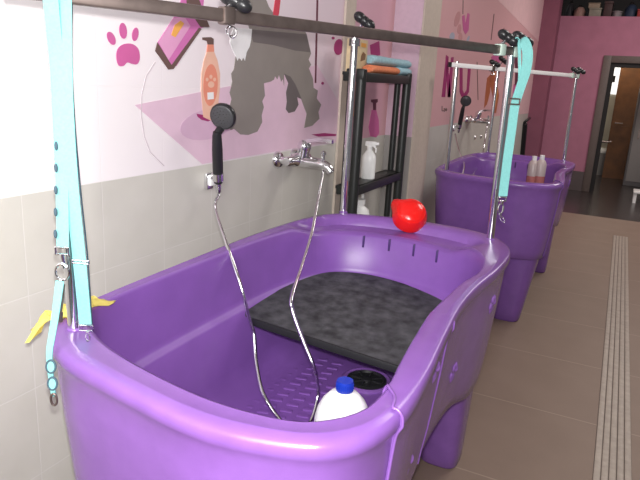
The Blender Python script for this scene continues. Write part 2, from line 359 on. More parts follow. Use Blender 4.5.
def hit(poly, d):
    best = None
    for i in range(len(poly)):
        a = poly[i]-CEN; b = poly[(i+1) % len(poly)]-CEN; e = b-a
        den = d.x*e.y - d.y*e.x
        if abs(den) < 1e-12: continue
        t = (a.x*e.y - a.y*e.x)/den; s = (a.x*d.y - a.y*d.x)/den
        if t > 0 and -1e-9 <= s <= 1+1e-9 and (best is None or t > best): best = t
    return CEN + d*best
# arc-length resample of the outer line, matched inner points on the same rays
N = 168
L = [0]
for i in range(len(OD)): L.append(L[-1]+(OD[(i+1) % len(OD)]-OD[i]).length)
op = []
for k in range(N):
    s = L[-1]*k/N; i = max(j for j in range(len(OD)) if L[j] <= s); t = (s-L[i])/(L[i+1]-L[i])
    op.append(OD[i].lerp(OD[(i+1) % len(OD)], t))
ip = [hit(ID, (p-CEN).normalized()) for p in op]
def normals(P):
    out = []
    for i in range(len(P)):
        t = P[(i+2) % len(P)]-P[i-2]; n = V(-t.y, t.x, 0).normalized()
        if n.dot(CEN-P[i]) < 0: n = -n
        out.append(n)
    return out
on, inn = normals(op), normals(ip)
def sstep(a, b, x):
    t = max(0, min(1, (x-a)/(b-a))); return t*t*(3-2*t)
def zbot(p):      # lower hem of the body: arched between the corner legs on the long sides
    side = max(sstep(.55, .42, p.y), sstep(.85, .98, p.y))
    arch = sstep(1.98, 1.70, p.x)*sstep(.95, 1.2, p.x)
    far = sstep(2.05, 2.25, p.x)
    return .46 + side*(.06*arch) - .05*far*side
RIM = .953
def outer(k, inset, z): p = op[k]+on[k]*inset; return V(p.x, p.y, z)
def inner(k, inset, z): p = ip[k]+inn[k]*inset; return V(p.x, p.y, z)
def mix(k, t, z): p = op[k].lerp(ip[k], t); return V(p.x, p.y, z)
def farw(k): return sstep(2.0, 2.22, op[k].x)*sstep(.30, .42, op[k].y)
def rad(k): return .008+.010*max(sstep(1.1, .85, op[k].x), sstep(.6, .9, op[k].y))
def outer_profile():
    rings = []
    zb = [zbot(p) for p in op]
    rings.append([outer(k, .10, zb[k]+.012) for k in range(N)])
    rings.append([outer(k, .066, zb[k]) for k in range(N)])
    rings.append([outer(k, .054, zb[k]+.006) for k in range(N)])
    for t, ins in ((.12, .046), (.3, .036), (.5, .028), (.7, .020), (.88, .014), (.97, .012)):
        rings.append([outer(k, ins, zb[k]+t*(.912-zb[k])) for k in range(N)])
    for ins, z in ((.004, .918), (.0, .926)): rings.append([outer(k, ins, z) for k in range(N)])
    for u in (0, .25, .5, .75, 1.):
        a = u*PI/2; rings.append([outer(k, rad(k)*(1-math.cos(a)), RIM-rad(k)*(1-math.sin(a))) for k in range(N)])
    for t, dz, dip in ((.34, .002, 0), (.40, .002, .014), (.44, .001, .034), (.86, 0, .034)):
        rings.append([mix(k, t, RIM+dz-dip*farw(k)) for k in range(N)])
    return rings
def inner_profile():
    rings = [[mix(k, .86, RIM-.034*farw(k)) for k in range(N)], [mix(k, .95, RIM-.003-.034*farw(k)) for k in range(N)], [inner(k, 0, RIM-.011-.034*farw(k)) for k in range(N)]]
    for ins, z in ((.004, .905), (.014, .775), (.018, .764), (.022, .757), (.034, .752), (.040, .744), (.062, .58), (.074, .545), (.10, .515), (.15, .503), (.20, .5)): rings.append([inner(k, ins, z) for k in range(N)])
    return rings
def fill(bm, ring_verts, z):
    c = bm.verts.new(V(1.5, .68, z)); n = len(ring_verts)
    for i in range(n): bm.faces.new((ring_verts[i], ring_verts[(i+1) % n], c))
GT = 'purple moulded dog bathing tubs along the mural wall'
tub = thing('dog_bathtub', (1.5, .68, 0), 'large purple plastic dog bath nearest the camera, black mat and white bottle inside', 'bathtub', GT)
bm = B(); vr = rings_to_mesh(bm, outer_profile(), False, False)
body = obj('tub_shell', bm, 'purple', tub, smooth=60)
bm = B(); vr = rings_to_mesh(bm, inner_profile(), False, False); fill(bm, vr[-1], .499)
basin = obj('basin_lining', bm, 'purple_in', tub, smooth=60)
# underside closing the shell
bm = B(); vr = rings_to_mesh(bm, [[outer(k, .10, zbot(op[k])+.012) for k in range(N)], [outer(k, .16, .485) for k in range(N)]], False, False); fill(bm, vr[-1], .485)
obj('tub_underside', bm, 'purple_in', tub, smooth=60)
# front gate panel: raised shell on the near half of the front, folded over the rim
ks = [k for k in range(N) if op[k].y < .40 and .905 < op[k].x < 1.40]
ks.sort(key=lambda k: op[k].x)
prof = []
def lift(k): return .0035*sstep(1.38, 1.0, op[k].x)+.0006
for t, ins in ((.0, .060), (.02, .050), (.12, .046), (.3, .036), (.5, .028), (.7, .020), (.88, .014), (.97, .010)): prof.append(lambda k, t=t, ins=ins: outer(k, ins-lift(k), zbot(op[k])+.004+t*(.912-zbot(op[k]))))
prof.append(lambda k: outer(k, .004-lift(k), .918)); prof.append(lambda k: outer(k, -lift(k), .926))
for u in (0, .25, .5, .75, 1.):
    prof.append(lambda k, a=u*PI/2: outer(k, rad(k)*(1-math.cos(a))-lift(k)*math.cos(a), RIM-rad(k)*(1-math.sin(a))+lift(k)*math.sin(a)))
for t, dz in ((.45, .002), (.88, .0), (.97, -.003)): prof.append(lambda k, t=t, dz=dz: mix(k, t, RIM+dz+lift(k)))
prof.append(lambda k: inner(k, lift(k), RIM-.011)); prof.append(lambda k: inner(k, .004+lift(k), .905)); prof.append(lambda k: inner(k, .0125+lift(k), .80))
bm = B(); grid = [[bm.verts.new(f(k)) for f in prof] for k in ks]
for a, b in zip(grid[:-1], grid[1:]):
    for j in range(len(prof)-1): bm.faces.new((a[j], a[j+1], b[j+1], b[j]))
# turned-in side edges
for row, k in ((grid[0], ks[0]), (grid[-1], ks[-1])):
    back = []
    for j, v in enumerate(row):
        d = (V(CEN.x, v.co.y, v.co.z)-v.co); inw = on[k]*.012 if j < 12 else (V(0, 0, -.012) if j < 18 else -inn[k]*.012)
        back.append(bm.verts.new(v.co+inw))
    for j in range(len(row)-1): bm.faces.new((row[j], row[j+1], back[j+1], back[j]))
gate = obj('gate_panel', bm, 'purple', tub, smooth=45)
# raised gate seams (beads on both sides of the gate)
for k in (ks[0], ks[-1]):
    fs = prof[1:-1] if k == ks[0] else prof[1:11]
    bm = B(); tube(bm, [f(k) for f in fs], .0030, 8, 3)
    obj('seam_bead', bm, 'purple', gate, smooth=60)
# embossed paws on gate and front
def paw(px, py, y, s, parent, tilt=0.):
    c = at(px, py, y=y); bm = B()
    n = V(-.05, -1, -.09).normalized()
    ux = V(1, -.05, 0).normalized(); uz = n.cross(ux) * -1
    if uz.z < 0: uz = -uz
    R = Matrix((ux, uz, -n)).transposed()
    for dx, dz, rx, rz in ((0, -.2, .45, .36), (-.55, .15, .17, .26), (-.2, .5, .18, .28), (.2, .5, .18, .28), (.55, .15, .17, .26)):
        ell(bm, c+ux*dx*s+uz*dz*s, (rx*s, rz*s, .0085), R, 14, 8)
    return obj('embossed_paw', bm, 'purple', parent, smooth=60)
def front_y(x, z):
    k = min((k for k in range(N) if op[k].y < .42), key=lambda k: abs(op[k].x-x))
    t = max(0, min(1, (z-zbot(op[k]))/(.912-zbot(op[k])))); ins = .054-.042*t
    return outer(k, ins, z).y
def paw_at(px, py, s, parent):
    y = .31
    for _ in range(6):
        p = at(px, py, y=y); y = front_y(p.x, p.z)
    return paw(px, py, y-.002, s, parent)
for px, py, s in ((433, 374, .045), (405, 468, .050)): paw_at(px, py, s, gate)
for px, py, s in ((452, 374, .05), (491, 306, .05)): paw_at(px, py, s, tub)
# overflow slots under the far ledge
for px, py in ((391, 239), (416, 243), (441, 247), (367, 236)):
    c = at(px, py, x=2.17)
    for _ in range(8):
        k = min(range(N), key=lambda k: abs(ip[k].y-c.y)+(9 if ip[k].x < 1.9 else 0)); c = at(px, py, x=ip[k].x+.006)
    bm = B(); box(bm, V(ip[k].x+.004, ip[k].y, .886), (.030, .008, .046), bev=.002)
    obj('overflow_slot', bm, 'slot', basin)
# drain with black basket
dr = V(1.80, .642, .5)
bm = B(); lathe(bm, [(.066, -.002), (.088, -.002), (.088, .006), (.080, .010), (.070, .007), (.066, .002)], dr, seg=36); ring = obj('drain_ring', bm, 'purple', tub)
bm = B(); lathe(bm, [(.069, -.001), (.069, .008), (.060, .011), (.055, .004), (.02, .003), (.018, .012), (.008, .014), (.0005, .014)], dr, seg=32)
for a in range(8):
    q = 2*PI*a/8; box(bm, dr+V(math.cos(q)*.038, math.sin(q)*.038, .006), (.036, .007, .006), Matrix.Rotation(q, 3, 'Z'))
obj('drain_basket', bm, 'black', ring)
# raised tread bumps of the basin floor
bm = B()
for r in range(6):
    for c in range(14):
        x = 1.32+c*.042; y = .90-r*.058
        if (V(x, y, 0)-V(dr.x, dr.y, 0)).length > .12: 
            box(bm, V(x, y, .5005), (.018, .038, .005), Matrix.Rotation(.25, 3, 'Z'), bev=.002)
obj('floor_tread', bm, 'purple_in', tub, smooth=30)
# legs
def leg(cx, cy, top, bot, ztop):
    bm = B(); rings = []
    for t in (0, .02, .12, .5, .9, 1.0):
        w = bot[0]+(top[0]-bot[0])*t; d = bot[1]+(top[1]-bot[1])*t; z = ztop*t; rr = .006 if t == 0 else 0
        ox = bot[2]+(top[2]-bot[2])*t; oy = bot[3]+(top[3]-bot[3])*t
        ring_ = []
        for i in range(28):
            a = 2*PI*i/28; ca, sa = math.cos(a), math.sin(a); e = .55
            ring_.append(V(cx+ox+(w/2-rr)*math.copysign(abs(ca)**e, ca), cy+oy+(d/2-rr)*math.copysign(abs(sa)**e, sa), z))
        rings.append(ring_)
    rings_to_mesh(bm, rings); return bm
obj('leg', leg(2.20, .45, (.27, .23, -.02, .01), (.165, .155, .055, 0), .50), 'purple', tub, smooth=50)
obj('leg', leg(.96, .46, (.27, .25, .0, -.01), (.19, .18, .01, .03), .50), 'purple', tub, smooth=50)
obj('leg', leg(2.18, .92, (.25, .22, 0, 0), (.16, .15, .03, 0), .50), 'purple', tub, smooth=50)
obj('leg', leg(1.00, .91, (.25, .22, 0, 0), (.17, .16, .0, 0), .50), 'purple', tub, smooth=50)
# posts, rail, clamps
ZR = 1.622
LP0, LP1 = V(.868, .978, .93), V(.862, .985, 1.645)
mp = at(343.5, 212, z=.953); MP0, MP1 = V(mp.x, mp.y, .93), V(mp.x, mp.y, 1.685)
RP0, RP1 = V(2.262, .366, .93), V(2.236, .372, 1.640)
for a, b in ((LP0, LP1), (MP0, MP1), (RP0, RP1)):
    bm = B(); cyl(bm, a, b, .0145 if a is MP0 else .0135, 20); ps = obj('rail_post', bm, 'chrome', tub)
    bm = B(); lathe(bm, [(.0145, 0), (.0175, 0), (.0172, .004), (.0145, .007)], V(a.x, a.y, RIM-.002), seg=20); obj('post_collar', bm, 'purple', ps)
ra, rb = at(27, 0.8, z=ZR), V(0, 0, 0)
rdir = (V(RP1.x, RP1.y, ZR)-V(.866, .975, ZR)).normalized()
ra = V(.866, .975, ZR)-rdir*.082; rb = V(RP1.x, RP1.y, ZR)+rdir*.03
side = V(-rdir.y, rdir.x, 0)
bm = B(); Rr = Matrix((rdir, side, V(0, 0, 1))).transposed()
box(bm, (ra+rb)/2, ((rb-ra).length, .022, .028), Rr, bev=.004); rail = obj('tether_rail', bm, 'steel', tub, smooth=30)
for e, s in ((ra, -1), (rb, 1)):
    bm = B(); box(bm, e+rdir*s*.003, (.010, .024, .030), Rr, bev=.003); obj('end_cap', bm, 'black', rail)
def knob(c, axis, parent, s=1.25):
    bm = B(); R = lookrot(axis)
    for t, r in ((-.7, 1.), (.7, 1.), (0, .95)): ell(bm, Vector(c)+R @ V(0, 0, t*.022*s), (.0155*r*s, .0135*r*s, .0175*s), R, 16, 12)
    return obj('clamp_knob', bm, 'black', parent)
def clamp(p, up, m, kaxis, parent=tub):
    bm = B(); box(bm, p, (.030, .032, .038), Rr, bev=.004); cl = obj('rail_clamp', bm, m, parent, smooth=30)
    bm = B(); cyl(bm, p+V(0, 0, .016), up, .0055, 10); obj('clamp_bolt', bm, 'chrome', cl)
    knob(up, kaxis, cl); return cl
def rail_at(px):
    lo, hi = -.1, 2.
    for _ in range(50):
        m = (lo+hi)/2; p = ra+rdir*m-EYE; x = 320+F*p.dot(RX)/p.dot(RZ)
        if x < px: lo = m
        else: hi = m
    return ra+rdir*m
pm = rail_at(500); clamp(pm, pm+RX*.024+V(0, 0, .038), 'clearcollar', RX*.75+RY*.5, tub)
pm = rail_at(513.5); clamp(pm, pm+RX*.026+V(0, 0, .040), 'clearcollar', RX*.8+RY*.5)
pm = rail_at(226.5); c2_ = clamp(pm, pm+V(.02, -.01, .033), 'steel', RX*.85+RY*.45)
bm = B(); q = pm+V(0, 0, -.03)
rc = at(231, 31, y=pm.y); tube(bm, [rc+RX*.0105*math.cos(t)+V(0, 0, 1)*.0105*math.sin(t)+RZ*.002*math.cos(t) for t in [2*PI*i/14 for i in range(14)]], .0016, 8, 3, True)
cyl(bm, pm+V(0, 0, -.016), rc+V(0, 0, .0105), .002, 8)
rc2 = rc+RX*.004-V(0, 0, .004); tube(bm, [rc2+RX*.009*math.cos(t)+V(0, 0, 1)*.012*math.sin(t)-RZ*.003 for t in [2*PI*i/14 for i in range(14)]], .0014, 8, 3, True)
obj('tether_ring', bm, 'chrome', c2_)
# clamp at the third post
bm = B(); lathe(bm, [(.014, 0), (.022, 0), (.022, .028), (.014, .028)], V(MP1.x, MP1.y, 1.628), seg=18); box(bm, V(MP1.x, MP1.y-.004, 1.642), (.05, .012, .016), bev=.003)
cm = obj('post_clamp', bm, 'chrome', tub)
kp = at(364.5, 21, x=2.33); bm = B(); cyl(bm, MP1+V(0, 0, -.012), kp, .006, 10); obj('clamp_bolt', bm, 'chrome', cm); knob(kp, RX*.75+RY*.6, cm, 1.5)
# --- contents that belong to the bath
tub_parts_before_copy = True
tub2 = copy_tree(tub, (3.10, 0, 0), 'purple plastic dog bath farther back, beyond the partition, two small bottles in it')
for ch in tub2.children:
    if ch.name.startswith('tether_rail'):
        ch.data = ch.data.copy(); ch.data.materials[0] = M['rail_glare']; ch['label'] = 'tether rail with flash glare put into its pale colour'

# platform mat
def mat_thing(dv, label):
    dv = Vector(dv)
    t = thing('platform_mat', V(1.9, .68, .69)+dv, label, 'mat', 'black rubber standing platforms')
    poly = []
    front = [at(255, 320, z=.715), at(397, 371, z=.672)]
    kk = [k for k in range(N) if ip[k].x > 1.55]
    pts = [ip[k]+inn[k]*.030 for k in kk]
    pts = [p for p in pts if p.x > 1.60]
    pts.sort(key=lambda p: math.atan2(p.y-.68, p.x-1.55))
    a = at(252.5, 317.5, z=.742); b = at(397, 364, z=.722); d_ = (b-a)*.22; a = V(a.x, a.y, 0); b = V(b.x+d_.x, b.y+d_.y, 0)
    # keep points ahead of the near edge
    nrm = (b-a).normalized(); nv = V(-nrm.y, nrm.x, 0)
    if nv.x < 0: nv = -nv
    pts = [p for p in pts if (p-a).dot(nv) > .03]
    ring_ = [b]+pts+[a]
    zt = lambda p: .728+.045*(p.y-.68)+.025*max(0, p.x-1.6)/.5
    up = [V(p.x, p.y, zt(p))+dv for p in ring_]; dn = [p-V(0, 0, .016) for p in up]
    bm = B(); prism(bm, dn, V(0, 0, .016)); obj('mat_top', bm, 'rubber', t, smooth=30)
    ea, eb = V(a.x, a.y, zt(a))+dv, V(b.x, b.y, zt(b))+dv
    bm = B(); d = (eb-ea); c = (ea+eb)/2+V(-.004, 0, -.0105)
    box(bm, c, (.010, d.length, .025), Matrix.Rotation(math.atan2(d.y, d.x)-PI/2, 3, 'Z') @ Matrix.Rotation(math.asin(d.z/d.length), 3, 'X'), bev=.003)
    obj('front_lip', bm, 'rubber_edge', t, smooth=30)
    return t
mat_thing((0, 0, 0), 'worn black rubber platform mat inside the nearest purple bath')
mat_thing((3.10, 0, 0), 'black rubber platform mat inside the farther purple bath, hidden below its rim')

# white bottle with blue cap
BT = at(345, 384, z=.782)
t = thing('detergent_bottle', (BT.x, BT.y, .5), 'white plastic bottle with blue screw cap standing in the nearest bath', 'bottle')
bm = B(); lathe(bm, [(.058, 0), (.068, .004), (.071, .02), (.071, .165), (.0695, .19), (.064, .214), (.053, .236), (.036, .255), (.019, .262), (.018, .268)], t.location, seg=36); obj('bottle_body', bm, 'white', t)
bm = B(); pr_ = []
lathe(bm, [(.0205, .265), (.0212, .266), (.0212, .288), (.020, .292), (.0005, .292)], t.location, seg=30)
for i in range(20):
    a = 2*PI*i/20; box(bm, t.location+V(math.cos(a)*.0212, math.sin(a)*.0212, .277), (.0016, .0025, .018), Matrix.Rotation(a, 3, 'Z'))
obj('screw_cap', bm, 'blue_cap', t)

# red scoop on the far rim
t = thing('plastic_scoop', at(411, 230, x=2.27), 'bright red plastic scoop lying on the far rim of the nearest bath', 'scoop')
cc = at(411, 214, x=2.30); fw = (cc-EYE).normalized()
ax = (-fw*.78 + V(0, 0, .55)+RX*.12).normalized(); R = lookrot(ax)
bm = B(); rings = []
for r, h in ((.054, -.048), (.060, -.046), (.0600, -.038), (.0575, -.018), (.050, .002), (.0485, .006), (.036, .017), (.020, .023), (.0005, .025)):
    ring_ = []
    for i in range(40):
        a = 2*PI*i/40; ring_.append(V(math.cos(a)*r, math.sin(a)*r, h))
    rings.append(ring_)
# elongate towards the pouring corner (up-left in the picture)
lip = R.inverted() @ (-RX*.62-RY*.78); la = math.atan2(lip.y, lip.x)
for ring_, (r, h) in zip(rings, ((.054, -.048), (.060, -.046), (.0600, -.038), (.0575, -.018), (.050, .002), (.0485, .006), (.036, .017), (.020, .023), (.0005, .025))):
    for p in ring_:
        a = math.atan2(p.y, p.x)-la; a = (a+PI) % (2*PI)-PI
        k = 1.17*(1+.42*math.exp(-(a/.30)**2)*sstep(.03, -.03, h))
        p.x *= k; p.y *= k
bm2 = B(); rings_to_mesh(bm2, [[cc + R @ p for p in r] for r in rings], False, False)
zmin = min(v.co.z for v in bm2.verts); bmesh.ops.translate(bm2, vec=V(0, 0, .9215-zmin), verts=bm2.verts)
sc_shift = .9215-zmin
bmesh.ops.solidify(bm2, geom=list(bm2.faces), thickness=.003)
obj('scoop_bowl', bm2, 'red', t, smooth=50)
bm = B(); tube(bm, [cc+V(0, 0, sc_shift)+R @ V(math.cos(a)*.055, math.sin(a)*.055, .006) for a in [2*PI*i/24 for i in range(24)]], .0022, 8, 2, True); obj('moulded_ridge', bm, 'red', t)

# yellow cloth over the near back corner of the rim
t0 = V(.90, 1.05, RIM+.002)
bm = B(); n1, n2 = 22, 9; pth = smooth_pts([V(.845, 1.062, 0), V(.872, 1.086, 0), (.91, 1.102, 0), (.96, 1.110, 0), (1.015, 1.115, 0)], 6)
g = []
for i in range(n1):
    f = i/(n1-1)*(len(pth)-1); j = min(int(f), len(pth)-2); p = pth[j].lerp(pth[j+1], f-j); d = (pth[j+1]-pth[j]).normalized(); nn = V(-d.y, d.x, 0)
    row = []
    for q in range(n2):
        u = q/(n2-1); wv = .045+.012*math.sin(i*1.1)
        y = -.066-.045*sstep(.5, .9, i/n1)+u*(wv+.040+.040*sstep(.5, .9, i/n1)); zz = RIM+.006+.004*math.sin(i*1.3+q)+.003*math.sin(q*2.1+i*.4)
        zz -= .040*sstep(.6, 1.0, u)*(1.25-.6*i/n1)
        row.append(bm.verts.new(p+nn*y+V(0, 0, zz)))
    g.append(row)
for a, b in zip(g[:-1], g[1:]):
    for j in range(n2-1): bm.faces.new((a[j], a[j+1], b[j+1], b[j]))
bmesh.ops.solidify(bm, geom=list(bm.faces), thickness=.006)
tag(obj('cleaning_cloth', bm, 'yellow', None, loc=t0), 'crumpled yellow cloth draped over the wall-side corner of the bath rim, behind the left post', 'cloth')

# ------------------------------------------------------------------ mixer taps and hand showers
def mixer(dv, label):
    dv = Vector(dv)
    t = thing('mixer_tap', V(2.35, W, 1.15)+dv, label, 'tap', 'chrome wall mixer taps')
    o = V(2.35, W, 1.15)+dv
    for s in (-1, 1):
        bm = B(); lathe(bm, [(.038, 0), (.038, .006), (.030, .018), (.016, .022), (.015, .05)], o+V(s*.075-.0, -.0005, 0), V(0, -1, 0), 24); obj('escutcheon', bm, 'chrome', t)
    bm = B(); lathe(bm, [(.004, -.105), (.017, -.104), (.020, -.098), (.020, -.045), (.027, -.035), (.030, 0), (.027, .035), (.020, .045), (.020, .098), (.017, .104), (.004, .105)], o+V(0, -.062, 0), V(1, 0, 0), 24)
    bd = obj('tap_body', bm, 'chrome', t)
    bm = B(); tube(bm, [o+V(0, -.07, -.004), o+V(0, -.12, -.006), o+V(0, -.175, -.008), o+V(0, -.21, -.020), o+V(0, -.225, -.040)], lambda u: .027-.010*u, 14); obj('spout', bm, 'chrome', t)
    bm = B(); lathe(bm, [(.025, .0), (.027, .03), (.030, .045), (.028, .062), (.017, .074), (.0005, .077)], o+V(0, -.085, .012), V(0, -.15, 1), 24); cb_ = obj('cartridge', bm, 'chrome', t)
    bm = B(); ribbon(bm, [o+V(0, -.09, .076), o+V(0, -.13, .090), o+V(0, -.18, .096), o+V(0, -.225, .092)], lambda u: .030-.012*u, .016, (1, 0, 0)); obj('lever', bm, 'chrome', t)
    bm = B(); lathe(bm, [(.007, 0), (.007, .026), (.011, .028), (.011, .038), (.004, .044)], o+V(0, -.185, .006), V(0, 0, 1), 14); obj('diverter_knob', bm, 'chrome', t)
    return t
mixer((0, 0, 0), 'chrome mixer tap on the grey tiles over the nearest bath')
mixer((3.53, 0, .045), 'chrome mixer tap on the wall over the farther bath')

def shower(dv, label, hose_pts, full=True):
    dv = Vector(dv)
    br = thing('shower_bracket', V(1.80, W, 1.12)+dv, label[1], 'bracket', 'shower wall brackets')
    p = at(210, 181, y=1.285)
    bm = B(); box(bm, p+V(0, .006, 0), (.040, .018, .060), bev=.006); obj('bracket_plate', bm, 'chrome', br, smooth=30)
    bm = B(); box(bm, p+V(0, -.008, .004), (.030, .012, .040), bev=.004); obj('bracket_clip', bm, 'white', br, smooth=30)
    h0 = at(218, 176, y=1.235); hd = (at(217, 138, y=1.215)-h0).normalized()
    bm = B(); tube(bm, [p+V(0, 0, .006), p.lerp(h0, .55)+V(0, 0, .004), h0-hd*.008-V(0, -.012, 0)], .0085, 12)
    lathe(bm, [(.0175, -.016), (.0195, -.016), (.0195, .012), (.0175, .012)], h0, hd, 18); obj('bracket_cup', bm, 'chrome', br)
    hs = thing('hand_shower', h0+dv, label[0], 'shower', 'black hand showers')
    top = h0+hd*.155
    bm = B(); lathe(bm, [(.010, -.03), (.0155, -.025), (.0185, .02), (.0185, .10), (.016, .15), (.013, .165)], h0, hd, 18); hn = obj('handle', bm, 'black', hs)
    bm = B(); lathe(bm, [(.008, -.064), (.0095, -.062), (.0105, -.032), (.009, -.028)], h0, hd, 14); obj('hose_nut', bm, 'chrome', hn)
    hc = at(223.5, 116, y=1.20); fn = (V(-.83, -.56, .06)*.86-RX*.34+V(0, 0, -.28)).normalized()
    bm = B(); lathe(bm, [(.010, .022), (.030, .020), (.042, .010), (.0455, .0), (.0455, -.008), (.043, -.012), (.040, -.012)], hc, -fn, 30, 1.0, 1.0); 
    tube(bm, [top-hd*.02, top+hd*.002-fn*.006, hc-fn*.026-hd*.022, hc-fn*.018], .0135, 14)
    hh = obj('shower_head', bm, 'black', hs)
    bm = B(); lathe(bm, [(.040, 0), (.040, .003), (.036, .005), (.0005, .005)], hc+fn*.011, fn, 30)
    for rr, nn in ((.012, 6), (.022, 11), (.032, 16)):
        Q = lookrot(fn)
        for i in range(nn):
            a = 2*PI*i/nn; cyl(bm, hc+fn*.015+Q @ V(math.cos(a)*rr, math.sin(a)*rr, 0), hc+fn*.019+Q @ V(math.cos(a)*rr, math.sin(a)*rr, 0), .0018, 6)
    obj('spray_plate', bm, 'plate', hh)
    bm = B(); b0 = h0-hd*.058
    tube(bm, [b0, b0-hd*.02]+[Vector(q)-dv for q in hose_pts], .0062, 10, 8); obj('hose', bm, 'chrome', hs)
    if dv.length > 0:
        hs.location = h0; br.location = V(1.80, W, 1.12); 
        for o in (hs, br): o.location = Vector(o.location)+dv
    return hs
def hp(*L): return [at(px, py, y=y) for px, py, y in L]
tapend = V(2.35, W-.185, 1.125)
hose1 = hp((215, 208, 1.20), (226, 243, 1.08), (240, 283, .99), (249, 318, .95), (254, 335, .93), (256, 361, .90), (263, 393, .84))+[at(281, 421, z=.512), at(299, 432, z=.508), at(311, 420, z=.513), at(318, 393, z=.57), at(314, 368, x=1.50), at(303, 340, x=1.52), at(293, 312, x=1.54), at(292, 296, x=1.57), at(302, 265, x=1.76)]+hp((312, 232, .975), (317, 205, 1.04))+[tapend-V(0, 0, .03), tapend]
# build at tub 1, hoses for tub 2 are offset copies with the free-hanging loop of the photo
s1 = shower((0, 0, 0), ('black hand shower with long chrome hose hanging beside the mural over the nearest bath', 'white and chrome wall bracket holding the hand shower over the nearest bath'), hose1)
def copy_shower():
    dv = V(3.54, 0, .02)
    hs = copy_tree(s1, dv, 'dark hand shower with pale hose by the wall over the farther bath')
    br = [o for o in C.objects if o.name == 'shower_bracket'][0]
    copy_tree(br, dv, 'wall bracket of the hand shower over the farther bath')
    for ch in hs.children:
        if ch.name.startswith('hose') and 'nut' not in ch.name:
            te = V(2.35+3.53, W-.185, 1.17)
            pts = [at(455, 134, y=1.235), *hp((458.5, 150, 1.15), (464, 165, 1.03), (466, 180, .96))]+[V(5.15, .78, .74), V(5.25, .80, .72)]+hp((474, 178, .94), (481, 162, 1.04), (484, 146, 1.10))+[te-V(0, 0, .03), te]
            bm = B(); tube(bm, pts, .0075, 8, 6); bmesh.ops.translate(bm, vec=-wloc(hs), verts=bm.verts); bmesh.ops.recalc_face_normals(bm, faces=bm.faces)
            me = bpy.data.meshes.new('hose'); bm.to_mesh(me); bm.free(); me.materials.append(M['chrome']); me.polygons.foreach_set('use_smooth', [True]*len(me.polygons)); ch.data = me
copy_shower()

# ------------------------------------------------------------------ leashes
WD = V(.44, -.9, 0)
GL = 'turquoise webbing leashes'
def snap(bm, p, d=V(0, 0, -1), s=1.):
    d = Vector(d).normalized()
    lathe(bm, [(.004*s, 0), (.006*s, .002*s), (.006*s, .010*s), (.004*s, .013*s)], p, d, 12)
    q = p+d*.028*s
    tube(bm, [q+WD.normalized()*.008*s*math.cos(t)+d*.016*s*math.sin(t) for t in [2*PI*i/12 for i in range(12)]], .0022*s, 8, 3, True)
    cyl(bm, q+WD.normalized()*.008*s-d*.008*s, q+WD.normalized()*.008*s+d*.008*s, .0032*s, 8)
def atx(L, y): return [at(a, b, y=y) for a, b in L]
t = thing('grooming_leash', V(.87, .95, 1.25), 'wide turquoise webbing leash hanging from the left end of the rail by the left post', 'leash', GL)
topc = ra+rdir*.058
bm = B(); ribbon(bm, [at(51, -14, y=.992), *atx([(51, 2), (56.5, 60), (59.5, 120), (62, 180), (63, 247)], .962)], lambda u: .029-.005*u, .0025, WD); wide = obj('strap', bm, 'teal', t)
bm = B(); ribbon(bm, [at(65.5, -14, y=.975), *atx([(65.5, 2), (65.5, 60), (67, 120), (72, 190), (79, 255), (85.5, 324)], .945)], lambda u: .020+.010*min(1, u*2)-.004*u, .0025, WD); b2 = obj('strap', bm, 'teal', t)
bm = B(); ribbon(bm, [*atx([(72, 4), (71.5, 60), (74.5, 120), (80.5, 190), (87.3, 255), (92.0, 324)], .948)], .0022, .0034, WD); obj('binding_edge', bm, 'teal_dark', b2, label='dark edge binding of the strap')
bm = B(); ring_rect(bm, at(80.5, 262, y=.940), WD, V(0, 0, 1), .032, .006, .0020); obj('slider', bm, 'chrome', t)
bm = B(); ring_rect(bm, at(62, 251, y=.958), WD, V(0, 0, 1), .026, .014, .0020); cyl(bm, at(62, 254, y=.958), at(64, 268, y=.958), .004, 10); obj('buckle', bm, 'chrome', t)
bm = B(); ring_rect(bm, at(86, 328, y=.945), WD, V(0, 0, 1), .028, .012, .0019); obj('buckle', bm, 'chrome', t)
bm = B(); snap(bm, at(87.5, 331, y=.885), V(.0, 0, -1), .50); obj('snap_hook', bm, 'chrome', t)
# narrow leash with padded loops hanging outside the rim
t = thing('looped_leash', V(.83, .93, .95), 'narrow turquoise leash with dark-edged loops hanging outside the near corner of the bath', 'leash', GL)
bm = B(); tube(bm, [at(62, 272, y=.955)+WD*.013*math.cos(a)+V(0, 0, 1)*.017*math.sin(a) for a in [2*PI*i/14 for i in range(14)]], .0028, 8, 3, True); obj('ring', bm, 'chrome', t)
bm = B(); ribbon(bm, atx([(60, 281), (57.5, 300), (55, 318), (52, 336), (49.5, 352), (50, 366), (52, 384), (54, 396)], .925), lambda u: .016-.007*u, .003, WD); st = obj('strap', bm, 'teal', t)
bm = B(); ribbon(bm, atx([(64, 284), (62.5, 300), (60, 316)], .932), .004, .003, WD); cyl(bm, at(61, 312, y=.932), at(60.5, 322, y=.932), .004, 8); obj('snap_hook', bm, 'steel', t)
for px, py in ((51.5, 366), (53, 383)):
    c = at(px, py, y=.915); lc = []
    for a in [2*PI*i/14 for i in range(14)]: lc.append(c+WD*.0085*math.cos(a)+V(0, 0, 1)*.0125*math.sin(a)+V(.001, 0, 0)*math.sin(a))
    bm = B(); prism(bm, [p*1. for p in smooth_pts(lc, 3, True)], V(-.003, -.002, 0)); lp = obj('padded_loop', bm, 'teal', t, smooth=30)
    bm = B(); tube(bm, [p+V(-.002, -.001, 0) for p in lc], .0024, 8, 3, True); obj('binding_edge', bm, 'teal_dark', lp, label='dark edge binding of the loop')
